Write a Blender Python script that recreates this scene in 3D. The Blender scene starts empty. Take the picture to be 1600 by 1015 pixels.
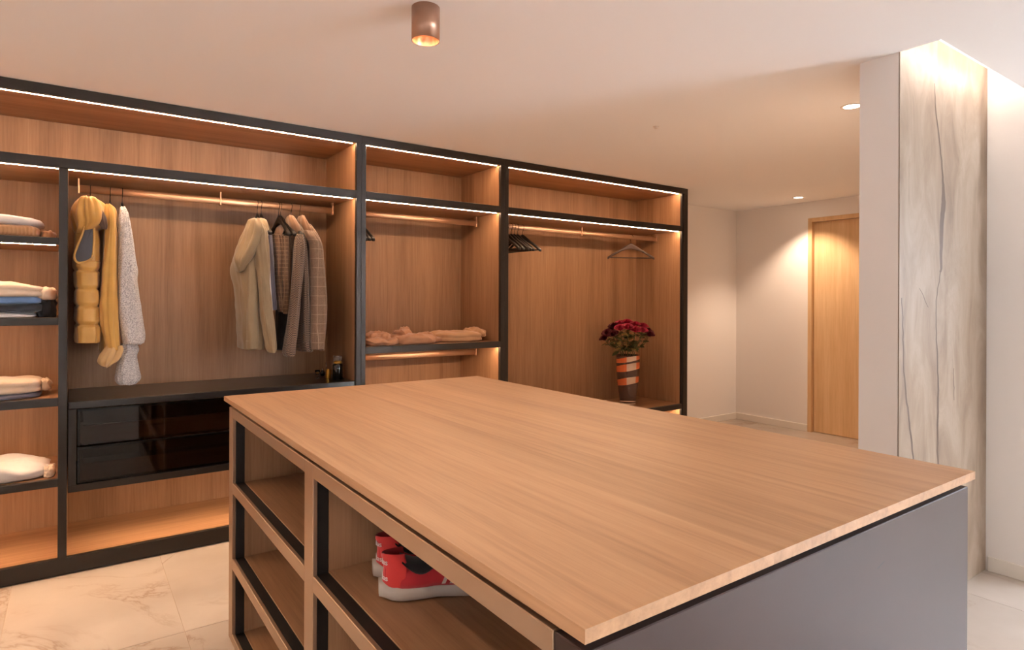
import bpy, bmesh, math, random
from mathutils import Vector, Matrix, noise

random.seed(7)
PI = math.pi
SC = bpy.context.scene
COL = SC.collection

# ------------------------------------------------------------------ camera
F_PX, CY_PX, YAW, ROLL, CAM_Z = 968.07, 469.08, math.radians(35.29), math.radians(0.217), 1.358
FW = Vector((math.sin(YAW), math.cos(YAW), 0.0))
R0 = Vector((math.cos(YAW), -math.sin(YAW), 0.0))
U0 = Vector((0, 0, 1))
RT = R0 * math.cos(ROLL) + U0 * math.sin(ROLL)
UP = U0 * math.cos(ROLL) - R0 * math.sin(ROLL)
cam_d = bpy.data.cameras.new('camera')
cam = bpy.data.objects.new('camera', cam_d)
COL.objects.link(cam)
cam.matrix_world = Matrix(((RT.x, UP.x, -FW.x, 0), (RT.y, UP.y, -FW.y, 0), (RT.z, UP.z, -FW.z, CAM_Z), (0, 0, 0, 1)))
cam_d.sensor_width = 36
cam_d.lens = F_PX / 1600 * 36
cam_d.shift_y = -(507.5 - CY_PX) / 1600
cam_d.clip_start = 0.05
SC.camera = cam


def at(px, py, Y):
    """world point on the plane at depth Y that a pixel of the photograph looks at"""
    d = FW + RT * ((px - 800) / F_PX) - UP * ((py - CY_PX) / F_PX)
    t = Y / d.y
    return Vector((d.x * t, Y, CAM_Z + d.z * t))


# ------------------------------------------------------------------ world, daylight, exposure
w = bpy.data.worlds.new('world')
SC.world = w
w.use_nodes = True
w.node_tree.nodes['Background'].inputs[0].default_value = (1.0, 0.93, 0.88, 1)
w.node_tree.nodes['Background'].inputs[1].default_value = 0.4
SC.view_settings.view_transform = 'Standard'
SC.view_settings.look = 'None'
SC.view_settings.exposure = 0.9
SC.view_settings.gamma = 1.0
SC.view_settings.use_curve_mapping = False
SC.cycles.use_denoising = True
SC.cycles.max_bounces = 10
SC.cycles.diffuse_bounces = 6
SC.cycles.glossy_bounces = 4
SC.cycles.transparent_max_bounces = 12
SC.cycles.sample_clamp_indirect = 6.0

DAY = (0.83, 0.92, 1.05)
WARM = (1.0, 0.655, 0.41)
SPOTC = (1.0, 0.72, 0.52)
LED_STRENGTH = 128.0


def area_light(name, loc, rot, sx, sy, power, color):
    l = bpy.data.lights.new(name, 'AREA')
    l.shape = 'RECTANGLE'
    l.size, l.size_y, l.energy, l.color = sx, sy, power, color
    o = bpy.data.objects.new(name, l)
    o.location, o.rotation_euler = loc, rot
    COL.objects.link(o)
    return o


# daylight entering through the wide window in the far wall, right behind the camera
WIN_X0, WIN_X1, WIN_Z0, WIN_Z1, WIN_Y = 6.7, 9.7, 0.2, 2.25, -9.0
area_light('window_daylight', ((WIN_X0 + WIN_X1) / 2, WIN_Y - 0.03, (WIN_Z0 + WIN_Z1) / 2), (math.radians(90 + 56), 0, 0), WIN_X1 - WIN_X0, WIN_Z1 - WIN_Z0, 4200, DAY).data.spread = math.radians(116)   # aimed up and narrowed to light the ceiling more than the walls

# added sky fill from a made-up side window, bounced off the floor
SX, SY0, SY1, SZ0, SZ1 = 5.6, -2.2, -0.2, 0.9, 2.3
area_light('added_side_fill', (SX + 0.03, (SY0 + SY1) / 2, (SZ0 + SZ1) / 2), (0, math.radians(90 - 42), 0), SZ1 - SZ0, SY1 - SY0, 78, DAY).data.spread = math.radians(120)


def spot(name, loc, power, angle, blend, color, parent=None, radius=0.03):
    l = bpy.data.lights.new(name, 'SPOT')
    l.energy, l.color, l.spot_size, l.spot_blend, l.shadow_soft_size = power, color, angle, blend, radius
    o = bpy.data.objects.new(name, l)
    o.location = loc
    COL.objects.link(o)
    if parent:
        o.parent = parent
    return o


# ------------------------------------------------------------------ materials
MATS = {}


def srgb(r, g, b):
    def f(c):
        c /= 255
        return c / 12.92 if c <= 0.04045 else ((c + 0.055) / 1.055) ** 2.4
    return (f(r), f(g), f(b), 1)


class NT:
    def __init__(self, name):
        self.m = bpy.data.materials.new(name)
        self.m.use_nodes = True
        self.t = self.m.node_tree
        self.b = self.t.nodes['Principled BSDF']
        MATS[name] = self.m

    def n(self, kind, **kw):
        nd = self.t.nodes.new(kind)
        for k, v in kw.items():
            setattr(nd, k, v)
        return nd

    def l(self, a, b):
        self.t.links.new(a, b)

    def math(self, op, a, b=None, clamp=False):
        nd = self.n('ShaderNodeMath', operation=op, use_clamp=clamp)
        for i, x in enumerate((a, b)):
            if x is None:
                continue
            if isinstance(x, (int, float)):
                nd.inputs[i].default_value = x
            else:
                self.l(x, nd.inputs[i])
        return nd.outputs[0]

    def mix(self, fac, a, b, mode='MIX'):
        nd = self.n('ShaderNodeMix', data_type='RGBA', blend_type=mode)
        for i, x in ((0, fac), (6, a), (7, b)):
            if isinstance(x, (int, float)):
                nd.inputs[i].default_value = x
            elif isinstance(x, tuple):
                nd.inputs[i].default_value = x
            else:
                self.l(x, nd.inputs[i])
        return nd.outputs[2]

    def coord(self, scale=(1, 1, 1), rnd=False, rot=(0, 0, 0)):
        tc = self.n('ShaderNodeTexCoord')
        out = tc.outputs['Object']
        if rnd:
            oi = self.n('ShaderNodeObjectInfo')
            c = self.n('ShaderNodeCombineXYZ')
            r = self.math('MULTIPLY', oi.outputs['Random'], 37.0)
            for i in range(3):
                self.l(r, c.inputs[i])
            v = self.n('ShaderNodeVectorMath', operation='ADD')
            self.l(out, v.inputs[0]); self.l(c.outputs[0], v.inputs[1])
            out = v.outputs[0]
        mp = self.n('ShaderNodeMapping')
        mp.inputs['Scale'].default_value = scale
        mp.inputs['Rotation'].default_value = rot
        self.l(out, mp.inputs[0])
        return mp.outputs[0]

    def noise(self, vec, scale, detail=4, rough=0.55, dist=0.0):
        nd = self.n('ShaderNodeTexNoise')
        nd.inputs['Scale'].default_value = scale
        nd.inputs['Detail'].default_value = detail
        nd.inputs['Roughness'].default_value = rough
        nd.inputs['Distortion'].default_value = dist
        self.l(vec, nd.inputs['Vector'])
        return nd.outputs['Fac']

    def ramp(self, fac, stops):
        nd = self.n('ShaderNodeValToRGB')
        e = nd.color_ramp.elements
        while len(e) < len(stops):
            e.new(0.5)
        for el, (p, c) in zip(e, stops):
            el.position = p
            el.color = c if isinstance(c, tuple) else (c, c, c, 1)
        self.l(fac, nd.inputs[0])
        return nd.outputs[0]

    def bump(self, h, strength, dist=0.002):
        nd = self.n('ShaderNodeBump')
        nd.inputs['Strength'].default_value = strength
        nd.inputs['Distance'].default_value = dist
        self.l(h, nd.inputs['Height'])
        self.l(nd.outputs[0], self.b.inputs['Normal'])

    def set(self, **kw):
        for k, v in kw.items():
            self.b.inputs[k.replace('_', ' ')].default_value = v
        return self


def plain(name, col, rough=0.5, metal=0.0, bump=0.0, bscale=60, var=0.0, coat=0.0, **kw):
    s = NT(name)
    s.set(Roughness=rough, Metallic=metal, Coat_Weight=coat, **kw)
    v = s.coord()
    if var:
        n = s.noise(v, 4, 3)
        k = s.ramp(n, [(0.3, 1 - var), (0.7, 1.0)])
        s.l(s.mix(1.0, col, k, 'MULTIPLY'), s.b.inputs['Base Color'])
    else:
        s.b.inputs['Base Color'].default_value = col
    if bump:
        s.bump(s.noise(v, bscale, 3), bump)
    return s.m


def wood(name, dark, mid, light, axis, strip=0.2, rough=0.45, rnd=False, stripvar=0.10, coat=0.0):
    """oak veneer: long stretched grain along one axis, leaf-to-leaf tone changes across it"""
    s = NT(name)
    sc = {'X': (0.35, 9, 9), 'Y': (9, 0.35, 9), 'Z': (9, 9, 0.35)}[axis]
    v = s.coord(sc, rnd)
    a = s.noise(v, 1.0, 5, 0.6, 0.6)
    v2 = s.coord(tuple(c * 9 for c in sc), rnd)
    f = s.noise(v2, 1.0, 3, 0.7)
    g = s.math('ADD', s.math('MULTIPLY', a, 0.62), s.math('MULTIPLY', f, 0.38))
    col = s.ramp(g, [(0.33, dark), (0.50, mid), (0.68, light)])
    # leaf / board tone
    tc = s.n('ShaderNodeTexCoord')
    if rnd:
        oi = s.n('ShaderNodeObjectInfo')
        r = oi.outputs['Random']
    else:
        sp = s.n('ShaderNodeSeparateXYZ')
        s.l(tc.outputs['Object'], sp.inputs[0])
        ax = {'X': ('Y', 'Z'), 'Y': ('X', 'Z'), 'Z': ('X', 'Y')}[axis]
        q = s.math('ADD', sp.outputs[ax[0]], s.math('MULTIPLY', sp.outputs[ax[1]], 1.0))
        q = s.math('FLOOR', s.math('DIVIDE', q, strip))
        wn = s.n('ShaderNodeTexWhiteNoise', noise_dimensions='1D')
        s.l(q, wn.inputs['W'])
        r = wn.outputs['Value']
    k = s.math('ADD', s.math('MULTIPLY', r, stripvar), 1 - stripvar * 0.6)
    kc = s.n('ShaderNodeCombineColor')
    for i in range(3):
        s.l(k, kc.inputs[i])
    s.l(s.mix(1.0, col, kc.outputs[0], 'MULTIPLY'), s.b.inputs['Base Color'])
    s.set(Roughness=rough, Coat_Weight=coat, Coat_Roughness=0.3)
    s.b.inputs['Specular IOR Level'].default_value = 0.35
    s.bump(f, 0.15, 0.001)
    return s.m


OAK = (srgb(132, 96, 67), srgb(157, 118, 85), srgb(175, 135, 100))
OAKL = (srgb(154, 115, 84), srgb(178, 137, 101), srgb(191, 151, 115))
wood('oak_vertical', *OAK, 'Z', 0.24, stripvar=0.07)
wood('oak_along_x', *OAK, 'X', 0.3)
wood('oak_along_y', *OAK, 'Y', 0.3)
wood('oak_base_lit', srgb(150, 108, 74), srgb(176, 132, 94), srgb(192, 148, 108), 'X', 0.3)  # same oak, lightened to stand in for strip light on the base boards
wood('oak_worktop', *OAKL, 'Y', rnd=True, stripvar=0.13, rough=0.38)
wood('oak_door', srgb(200, 162, 118), srgb(216, 180, 136), srgb(226, 194, 152), 'Z', 0.6, stripvar=0.03, rough=0.4)
plain('wall_paint', srgb(236, 232, 228), 0.85, bump=0.04, bscale=180)
plain('bounce_cut_taupe', srgb(130, 118, 108), 0.85)
plain('ceiling_paint', srgb(245, 245, 245), 0.9, bump=0.03, bscale=180)
plain('baseboard_paint', srgb(232, 226, 216), 0.5)
plain('dark_bronze', srgb(52, 46, 41), 0.42, 0.5)
plain('liner_black', srgb(20, 17, 15), 0.5)
plain('lit_bronze', srgb(178, 150, 124), 0.42, 0.75)  # wardrobe frame's bronze, lightened to paint in the light on the island
plain('rail_bronze', srgb(196, 158, 128), 0.38, 0.8)
plain('grey_laminate', srgb(60, 44, 38), 0.42, 0.0, Specular_IOR_Level=0.2, bump=0.02, bscale=30, var=0.12)
plain('black_lacquer', srgb(30, 25, 22), 0.28, coat=0.3)
plain('scratch', srgb(40, 36, 36), 0.6)
plain('grout', srgb(186, 170, 152), 0.9)
plain('black_wood', srgb(26, 22, 20), 0.4)
plain('brown_wood', srgb(70, 50, 40), 0.45)
plain('chrome', srgb(190, 180, 170), 0.2, 1.0)
plain('dark_steel', srgb(60, 54, 50), 0.35, 0.9)
plain('lamp_bronze', srgb(166, 128, 106), 0.32, 0.6)
plain('copper_reflector', srgb(226, 160, 118), 0.25, 0.9)
plain('gold', srgb(190, 140, 60), 0.3, 0.9)
plain('dark_glass', srgb(16, 12, 10), 0.08, coat=0.5)
plain('white_plastic', srgb(225, 215, 205), 0.5)
plain('vein_brown', srgb(84, 62, 46), 0.5, var=0.25)


def emitter(name, col, s):
    m = NT(name)
    m.b.inputs['Base Color'].default_value = (0, 0, 0, 1)
    m.b.inputs['Emission Color'].default_value = (*col, 1)
    m.b.inputs['Emission Strength'].default_value = s
    return m.m


emitter('led', WARM, LED_STRENGTH)
emitter('led_slot', (1.0, 0.84, 0.74), 21.0)
emitter('lamp_disc', (1.0, 0.75, 0.52), 12.0)
emitter('downlight_disc', (1.0, 0.80, 0.60), 10.0)

# smoked glass
s = NT('smoked_glass')
tr = s.n('ShaderNodeBsdfTransparent'); tr.inputs[0].default_value = (0.50, 0.43, 0.37, 1)
gl = s.n('ShaderNodeBsdfGlossy'); gl.inputs[0].default_value = (1, 1, 1, 1); gl.inputs['Roughness'].default_value = 0.03
fr = s.n('ShaderNodeFresnel'); fr.inputs[0].default_value = 1.45
mx = s.n('ShaderNodeMixShader')
s.l(fr.outputs[0], mx.inputs[0]); s.l(tr.outputs[0], mx.inputs[1]); s.l(gl.outputs[0], mx.inputs[2])
s.l(mx.outputs[0], s.t.nodes['Material Output'].inputs[0])

s = NT('clear_glass')
s.set(Roughness=0.03, Transmission_Weight=1.0, IOR=1.45)
s.b.inputs['Base Color'].default_value = (0.95, 0.93, 0.9, 1)
s = NT('brown_glass')
s.set(Roughness=0.08, Transmission_Weight=0.55, IOR=1.3, Coat_Weight=0.5)
s.b.inputs['Base Color'].default_value = srgb(128, 96, 82)
plain('vase_orange', srgb(210, 108, 62), 0.15, coat=0.6)
plain('vase_white', srgb(206, 178, 154), 0.15, coat=0.6)

# marble floor tile
s = NT('marble_tile')
v = s.coord((1, 1, 1), True)
base = s.noise(v, 2.2, 5)
bc = s.ramp(base, [(0.35, srgb(172, 160, 148)), (0.65, srgb(184, 173, 162))])
warp = s.noise(v, 1.3, 6, 0.62, 1.4)
vein = s.ramp(s.math('ABSOLUTE', s.math('SUBTRACT', warp, 0.5)), [(0.0, 1.0), (0.016, 0.3), (0.04, 0.0)])
patch = s.ramp(s.noise(v, 1.7, 3), [(0.44, 0.0), (0.56, 1.0)])
col = s.mix(s.math('MULTIPLY', vein, s.math('MULTIPLY', patch, 0.75)), bc, srgb(140, 112, 86))
s.l(col, s.b.inputs['Base Color'])
s.set(Roughness=0.28)

# stone slab
s = NT('stone_slab')
v = s.coord((3.2, 1, 1.1), rot=(0, 0.18, 0))
n1 = s.noise(v, 1.7, 8, 0.62, 1.2)
c1 = s.ramp(n1, [(0.28, srgb(112, 95, 80)), (0.45, srgb(133, 115, 98)), (0.62, srgb(148, 131, 115)), (0.8, srgb(118, 99, 80))])
v2 = s.coord((16, 1, 4.0), rot=(0, 0.12, 0))
n2 = s.noise(v2, 2.0, 6, 0.7)
fl = s.ramp(n2, [(0.60, 0.0), (0.70, 1.0)])
c2 = s.mix(s.math('MULTIPLY', fl, 0.35), c1, srgb(140, 116, 96))
v3 = s.coord((3, 1, 0.9), rot=(0, 0.3, 0))
n3 = s.noise(v3, 2.5, 7, 0.65, 1.6)
vn = s.ramp(s.math('ABSOLUTE', s.math('SUBTRACT', n3, 0.52)), [(0.0, 1.0), (0.01, 0.3), (0.022, 0.0)])
c3 = s.mix(s.math('MULTIPLY', vn, 0.35), c2, srgb(136, 112, 92))
s.l(c3, s.b.inputs['Base Color'])
s.set(Roughness=0.45)
s.b.inputs['Specular IOR Level'].default_value = 0.25
s.bump(n2, 0.1, 0.002)


def fabric(name, col, bump=0.25, bscale=500, var=0.12, sheen=0.3, rough=0.85):
    s = NT(name)
    v = s.coord()
    n = s.noise(v, 14, 4)
    k = s.ramp(n, [(0.3, 1 - var), (0.7, 1.0)])
    s.l(s.mix(1.0, col, k, 'MULTIPLY'), s.b.inputs['Base Color'])
    s.set(Roughness=rough, Sheen_Weight=sheen)
    s.bump(s.noise(v, bscale, 2), bump, 0.001)
    return s.m


fabric('mustard_nylon', srgb(196, 146, 66), 0.35, 60, rough=0.5)
fabric('mustard_cotton', srgb(214, 164, 84), 0.15)
fabric('pale_mustard', srgb(214, 176, 122), 0.15)
fabric('grey_lining', srgb(60, 54, 55), 0.1, rough=0.5)
fabric('beige_fleece', srgb(148, 128, 98), 0.2)
fabric('white_cloth', srgb(226, 220, 216), 0.2)
fabric('cream_cloth', srgb(224, 200, 174), 0.2)
fabric('tan_knit', srgb(186, 136, 92), 0.3)
fabric('blue_denim', srgb(108, 140, 184), 0.3, 700, 0.3)
fabric('black_cloth', srgb(30, 27, 28), 0.2)
fabric('brown_cloth', srgb(84, 62, 48), 0.2)
fabric('slate_cloth', srgb(92, 88, 98), 0.2)
fabric('stone_cotton', srgb(206, 180, 152), 0.2)
fabric('clay_cotton', srgb(196, 142, 104), 0.2)
fabric('sand_cotton', srgb(212, 166, 122), 0.2)
fabric('shoe_red', srgb(172, 26, 33), 0.3, 900)
fabric('shoe_coral', srgb(198, 44, 38), 0.3, 900)
fabric('shoe_black', srgb(18, 15, 16), 0.1)
plain('shoe_sole', srgb(184, 173, 162), 0.6)
fabric('jacket_collar', srgb(132, 98, 70), 0.2)

# speckled knit
s = NT('speckled_knit')
v = s.coord()
vo = s.n('ShaderNodeTexVoronoi'); vo.inputs['Scale'].default_value = 130
s.l(v, vo.inputs['Vector'])
n = s.noise(v, 210, 2)
k = s.ramp(n, [(0.34, srgb(150, 145, 146)), (0.5, srgb(206, 202, 200)), (0.65, srgb(230, 224, 220))])
s.l(k, s.b.inputs['Base Color'])
s.set(Roughness=0.9, Sheen_Weight=0.3)
s.bump(vo.outputs['Distance'], 0.5, 0.003)

# houndstooth
s = NT('houndstooth')
v = s.coord((1, 1, 1), rot=(0.0, 0.0, 0.6))
ck = s.n('ShaderNodeTexChecker'); ck.inputs['Scale'].default_value = 150
ck.inputs['Color1'].default_value = srgb(70, 56, 48); ck.inputs['Color2'].default_value = srgb(142, 118, 98)
s.l(v, ck.inputs['Vector'])
s.l(ck.outputs[0], s.b.inputs['Base Color'])
s.set(Roughness=0.9, Sheen_Weight=0.3)


def plaid(name, base, line, pitch, wid, weave):
    s = NT(name)
    tc = s.n('ShaderNodeTexCoord')
    sp = s.n('ShaderNodeSeparateXYZ')
    s.l(tc.outputs['Object'], sp.inputs[0])
    xy = s.math('ADD', sp.outputs['X'], sp.outputs['Y'])
    a = s.math('LESS_THAN', s.math('FRACT', s.math('DIVIDE', xy, pitch)), wid)
    b = s.math('LESS_THAN', s.math('FRACT', s.math('DIVIDE', sp.outputs['Z'], pitch * 1.25)), wid)
    m = s.math('MAXIMUM', a, b)
    n = s.noise(s.coord(), weave, 2)
    c = s.mix(1.0, base, s.ramp(n, [(0.35, 0.66), (0.65, 1.1)]), 'MULTIPLY')
    s.l(s.mix(s.math('MULTIPLY', m, 0.6), c, line), s.b.inputs['Base Color'])
    s.set(Roughness=0.9, Sheen_Weight=0.3)


plaid('window_check', srgb(134, 108, 86), srgb(176, 150, 126), 0.046, 0.06, 260)
plaid('tweed', srgb(112, 82, 58), srgb(150, 116, 84), 0.02, 0.2, 300)
plain('rose_pink', srgb(196, 44, 78), 0.6, var=0.35)
plain('rose_maroon', srgb(104, 18, 40), 0.6, var=0.35)
plain('leaf_green', srgb(96, 100, 56), 0.55, var=0.4)
plain('leaf_olive', srgb(166, 142, 80), 0.55, var=0.3)
plain('stem_green', srgb(92, 96, 56), 0.55)


# ------------------------------------------------------------------ mesh helpers
class MB:
    def __init__(self):
        self.v, self.f, self.sm = [], [], []

    def add(self, vs, fs, smooth=False):
        o = len(self.v)
        self.v += [tuple(p) for p in vs]
        self.f += [tuple(i + o for i in q) for q in fs]
        self.sm += [smooth] * len(fs)
        return self

    def box(self, x0, x1, y0, y1, z0, z1):
        vs = [(x, y, z) for z in (z0, z1) for y in (y0, y1) for x in (x0, x1)]
        return self.add(vs, [(0, 2, 3, 1), (4, 5, 7, 6), (0, 1, 5, 4), (2, 6, 7, 3), (0, 4, 6, 2), (1, 3, 7, 5)])

    def bbox(self, x0, x1, y0, y1, z0, z1, b=0.002):
        """box with chamfered edges"""
        bm = bmesh.new()
        bmesh.ops.create_cube(bm, size=1)
        for q in bm.verts:
            q.co = ((x0 + x1) / 2 + q.co.x * (x1 - x0), (y0 + y1) / 2 + q.co.y * (y1 - y0), (z0 + z1) / 2 + q.co.z * (z1 - z0))
        bmesh.ops.bevel(bm, geom=bm.edges[:], offset=b, segments=1, affect='EDGES')
        bm.verts.index_update()
        self.add([q.co[:] for q in bm.verts], [[q.index for q in f.verts] for f in bm.faces])
        bm.free()
        return self

    def rings(self, rs, closed=True, cap=(True, True), smooth=True):
        n = len(rs[0])
        vs = [p for r in rs for p in r]
        fs = []
        for i in range(len(rs) - 1):
            for j in range(n if closed else n - 1):
                k = (j + 1) % n
                fs.append((i * n + j, i * n + k, (i + 1) * n + k, (i + 1) * n + j))
        if cap[0]:
            fs.append(tuple(range(n - 1, -1, -1)))
        if cap[1]:
            fs.append(tuple((len(rs) - 1) * n + j for j in range(n)))
        return self.add(vs, fs, smooth)

    def lathe(self, prof, c=(0, 0, 0), n=32, cap=(False, False)):
        return self.rings([[(c[0] + r * math.cos(2 * PI * j / n), c[1] + r * math.sin(2 * PI * j / n), c[2] + z) for j in range(n)] for r, z in prof], cap=cap)

    def tube(self, pts, r, n=8):
        pts = [Vector(p) for p in pts]
        rs = []
        for i, p in enumerate(pts):
            t = (pts[min(i + 1, len(pts) - 1)] - pts[max(i - 1, 0)]).normalized()
            a = Vector((0, 0, 1)) if abs(t.z) < 0.9 else Vector((1, 0, 0))
            s_ = t.cross(a).normalized()
            u_ = s_.cross(t)
            rr = r[i] if isinstance(r, (list, tuple)) else r
            rs.append([p + s_ * rr * math.cos(2 * PI * j / n) + u_ * rr * math.sin(2 * PI * j / n) for j in range(n)])
        return self.rings(rs)

    def mesh(self, name):
        me = bpy.data.meshes.new(name)
        me.from_pydata(self.v, [], self.f)
        me.polygons.foreach_set('use_smooth', self.sm)
        bm = bmesh.new()
        bm.from_mesh(me)
        bmesh.ops.recalc_face_normals(bm, faces=bm.faces)
        bm.to_mesh(me)
        bm.free()
        me.update()
        return me

    def build(self, name, mat, parent=None, loc=None, rz=0.0):
        me = self.mesh(name)
        me.materials.append(MATS[mat])
        return link(name, me, parent, loc, rz)


def link(name, me, parent=None, loc=None, rz=0.0):
    o = bpy.data.objects.new(name, me)
    COL.objects.link(o)
    if loc is not None:
        o.location = loc
    o.rotation_euler.z = rz
    if parent is not None:
        o.parent = parent
    return o


def tag(o, label, cat, group=None):
    o['label'], o['category'] = label, cat
    if group:
        o['group'] = group
    return o


def thing(name, label, cat, group=None, loc=(0, 0, 0), rz=0.0):
    o = bpy.data.objects.new(name, None)
    o.empty_display_size = 0.05
    o.location = loc
    o.rotation_euler.z = rz
    COL.objects.link(o)
    return tag(o, label, cat, group)


def struct(o):
    o['kind'] = 'structure'
    return o


def box(name, mat, parent, *b, bev=0.0015):
    return MB().bbox(*b, bev).build(name, mat, parent)


def catmull(rows, k):
    out = []
    n = len(rows)
    for i in range(n - 1):
        p0, p1, p2, p3 = rows[max(i - 1, 0)], rows[i], rows[i + 1], rows[min(i + 2, n - 1)]
        for s_ in range(k):
            t = s_ / k
            out.append(tuple(0.5 * (2 * b + (c - a) * t + (2 * a - 5 * b + 4 * c - d) * t * t + (3 * b - a - 3 * c + d) * t ** 3)
                             for a, b, c, d in zip(p0, p1, p2, p3)))
    out.append(tuple(rows[-1]))
    return out


# ------------------------------------------------------------------ room dimensions
H = 2.4
XL, XR, YF, XF, RY = -1.3, 3.79, -9.0, 10.0, 0.92            # left wall, right wall, wall behind the camera
XD, YB = 6.27, 4.36                       # wall with the door, back wall
PY0, PY1, PX0 = 1.181, 1.338, 2.81         # partition that carries the stone slab
SLOT_Y = 1.026

# floor: grout bed with large marble tiles
fl = struct(MB().box(XL, XF, YF, YB, -0.1, -0.0015).build('floor', 'grout'))
TW, TL, G = 0.608, 1.216, 0.0022
tile_me = None
i0 = math.floor((XL - 0.375) / TW)
TY = 2.836 - 5 * TL
fb = MB()
fb.box(XL, XF, YF, TY - G / 2, -0.0014, 0.0)
fb.box(6.9, XF, TY - G / 2, RY, -0.0014, 0.0)
fb.build('floor_field', 'marble_tile', fl)
for i in range(i0, i0 + 16):
    for j in range(-8, 4):
        x0, y0 = 0.375 + i * TW, 2.836 + j * TL
        cx0, cx1, cy0, cy1 = max(x0, XL), min(x0 + TW, 6.9), max(y0, TY), min(y0 + TL, YB)
        if cx1 - cx0 < 0.02 or cy1 - cy0 < 0.02:
            continue
        if cy0 > PY1:
            cx1 = min(cx1, XD)
            if cx1 - cx0 < 0.02:
                continue
        if cx0 > XR and cy0 > RY - 0.1 and cy1 < PY1:
            continue
        full = (cx1 - cx0) > TW - 1e-6 and (cy1 - cy0) > TL - 1e-6
        if full and tile_me:
            t = link('tile', tile_me, fl, (x0, y0, 0))
        else:
            t = MB().bbox(cx0 - x0 + G / 2, cx1 - x0 - G / 2, cy0 - y0 + G / 2, cy1 - y0 - G / 2, -0.012, 0, 0.0006).build('tile', 'marble_tile', fl, (x0, y0, 0))
            if full:
                tile_me = t.data

# ceiling with the light slot in front of the stone slab
cb = MB()
T = 0.32
cb.box(XL, PX0, YF, YB, H, H + T)
cb.box(PX0, XD, PY1, YB, H, H + T)
cb.box(PX0, XF, YF, SLOT_Y, H, H + T)
cb.box(PX0, XR, SLOT_Y, PY1, H + T - 0.06, H + T)
struct(cb.build('ceiling', 'ceiling_paint'))

struct(MB().box(XL - 0.1, XL, YF, YB + 0.1, -0.1, H).build('wall_left', 'wall_paint'))
struct(MB().box(XL, XD + 0.1, YB, YB + 0.1, -0.1, H).build('wall_back', 'wall_paint'))
wf = MB()
wf.box(XL, WIN_X0, YF - 0.1, YF, -0.1, H)
wf.box(WIN_X1, XF, YF - 0.1, YF, -0.1, H)
wf.box(WIN_X0, WIN_X1, YF - 0.1, YF, -0.1, WIN_Z0)
wf.box(WIN_X0, WIN_X1, YF - 0.1, YF, WIN_Z1, H)
struct(wf.build('wall_front', 'wall_paint'))
SE = -2.35                                  # corner where the side wall turns away
struct(MB().box(XF, XF + 0.1, YF - 0.1, SE, -0.1, H).build('wall_far_right', 'wall_paint'))
ws = MB()
ws.box(SX, SX + 0.1, SE, SY0, -0.1, H)
ws.box(SX, SX + 0.1, SY1, RY, -0.1, H)
ws.box(SX, SX + 0.1, SY0, SY1, -0.1, SZ0)
ws.box(SX, SX + 0.1, SY0, SY1, SZ1, H)
ws.box(SX + 0.1, XF, SE, SE + 0.1, -0.1, H)
struct(ws.build('wall_side', 'wall_paint'))
win = MB()
for a in (SY0, (SY0 + SY1) / 2 - 0.02, SY1 - 0.04):
    win.box(SX + 0.05, SX + 0.09, a, a + 0.04, SZ0, SZ1)
for a in (SZ0, SZ1 - 0.04):
    win.box(SX + 0.05, SX + 0.09, SY0, SY1, a, a + 0.04)
struct(win.build('added_window', 'baseboard_paint'))  # made-up, unseen window frame around the added sky fill
struct(MB().box(XR + 0.1, SX, RY - 0.0, RY + 0.1, -0.1, H).build('wall_return', 'bounce_cut_taupe'))  # unseen wall, coloured dark to cut light bounced onto the ceiling
struct(MB().box(PX0, XD, PY0, PY1, 0.0, H + T).build('wall_partition', 'wall_paint'))
struct(MB().box(XR, XR + 0.1, RY, PY0, 0.0, H + T).build('wall_right', 'wall_paint'))
win = MB()
for a in (WIN_X0, (WIN_X0 + WIN_X1) / 2 - 0.02, WIN_X1 - 0.04):
    win.box(a, a + 0.04, YF - 0.09, YF - 0.05, WIN_Z0, WIN_Z1)
for a in (WIN_Z0, WIN_Z1 - 0.04):
    win.box(WIN_X0, WIN_X1, YF - 0.09, YF - 0.05, a, a + 0.04)
struct(win.build('window_1', 'baseboard_paint'))

# wall with the door; door opening
DY0, DY1, DZ = 2.52, 3.50, 2.225
wd = MB()
wd.box(XD, XD + 0.14, DY1, YB, -0.1, H)
wd.box(XD, XD + 0.14, PY1, DY0, -0.1, H)
wd.box(XD, XD + 0.14, DY0, DY1, DZ, H)
struct(wd.build('wall_door', 'wall_paint'))
door = struct(MB().bbox(XD + 0.035, XD + 0.08, DY0 + 0.045, DY1 - 0.045, 0.004, DZ - 0.045, 0.002).build('door_1', 'oak_door'))
dfm = MB()
dfm.bbox(XD - 0.008, XD + 0.12, DY1 - 0.042, DY1, 0.0, DZ, 0.002)
dfm.bbox(XD - 0.008, XD + 0.12, DY0, DY0 + 0.042, 0.0, DZ, 0.002)
dfm.bbox(XD - 0.008, XD + 0.12, DY0 + 0.042, DY1 - 0.042, DZ - 0.042, DZ, 0.002)
dfm.build('door_frame', 'oak_door', door)
hd = MB()
hd.tube([(XD + 0.035, DY0 + 0.11, 1.02), (XD - 0.02, DY0 + 0.11, 1.02), (XD - 0.02, DY0 + 0.24, 1.02)], 0.009)
hd.build('door_handle', 'chrome', door)

BBH = 0.072
struct(MB().bbox(XD - 0.012, XD, DY1, YB - 0.012, 0, BBH, 0.002).build('baseboard_door', 'baseboard_paint'))
struct(MB().bbox(4.665, XD, YB - 0.012, YB, 0, BBH, 0.002).build('baseboard_back', 'baseboard_paint'))
struct(MB().bbox(XR - 0.012, XR, RY, PY0 - 0.016, 0, BBH, 0.002).build('baseboard_right', 'baseboard_paint'))
struct(MB().bbox(PX0 - 0.0095, PX0, PY0 + 0.003, PY1, 0, BBH, 0.002).build('baseboard_partition', 'baseboard_paint'))

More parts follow.
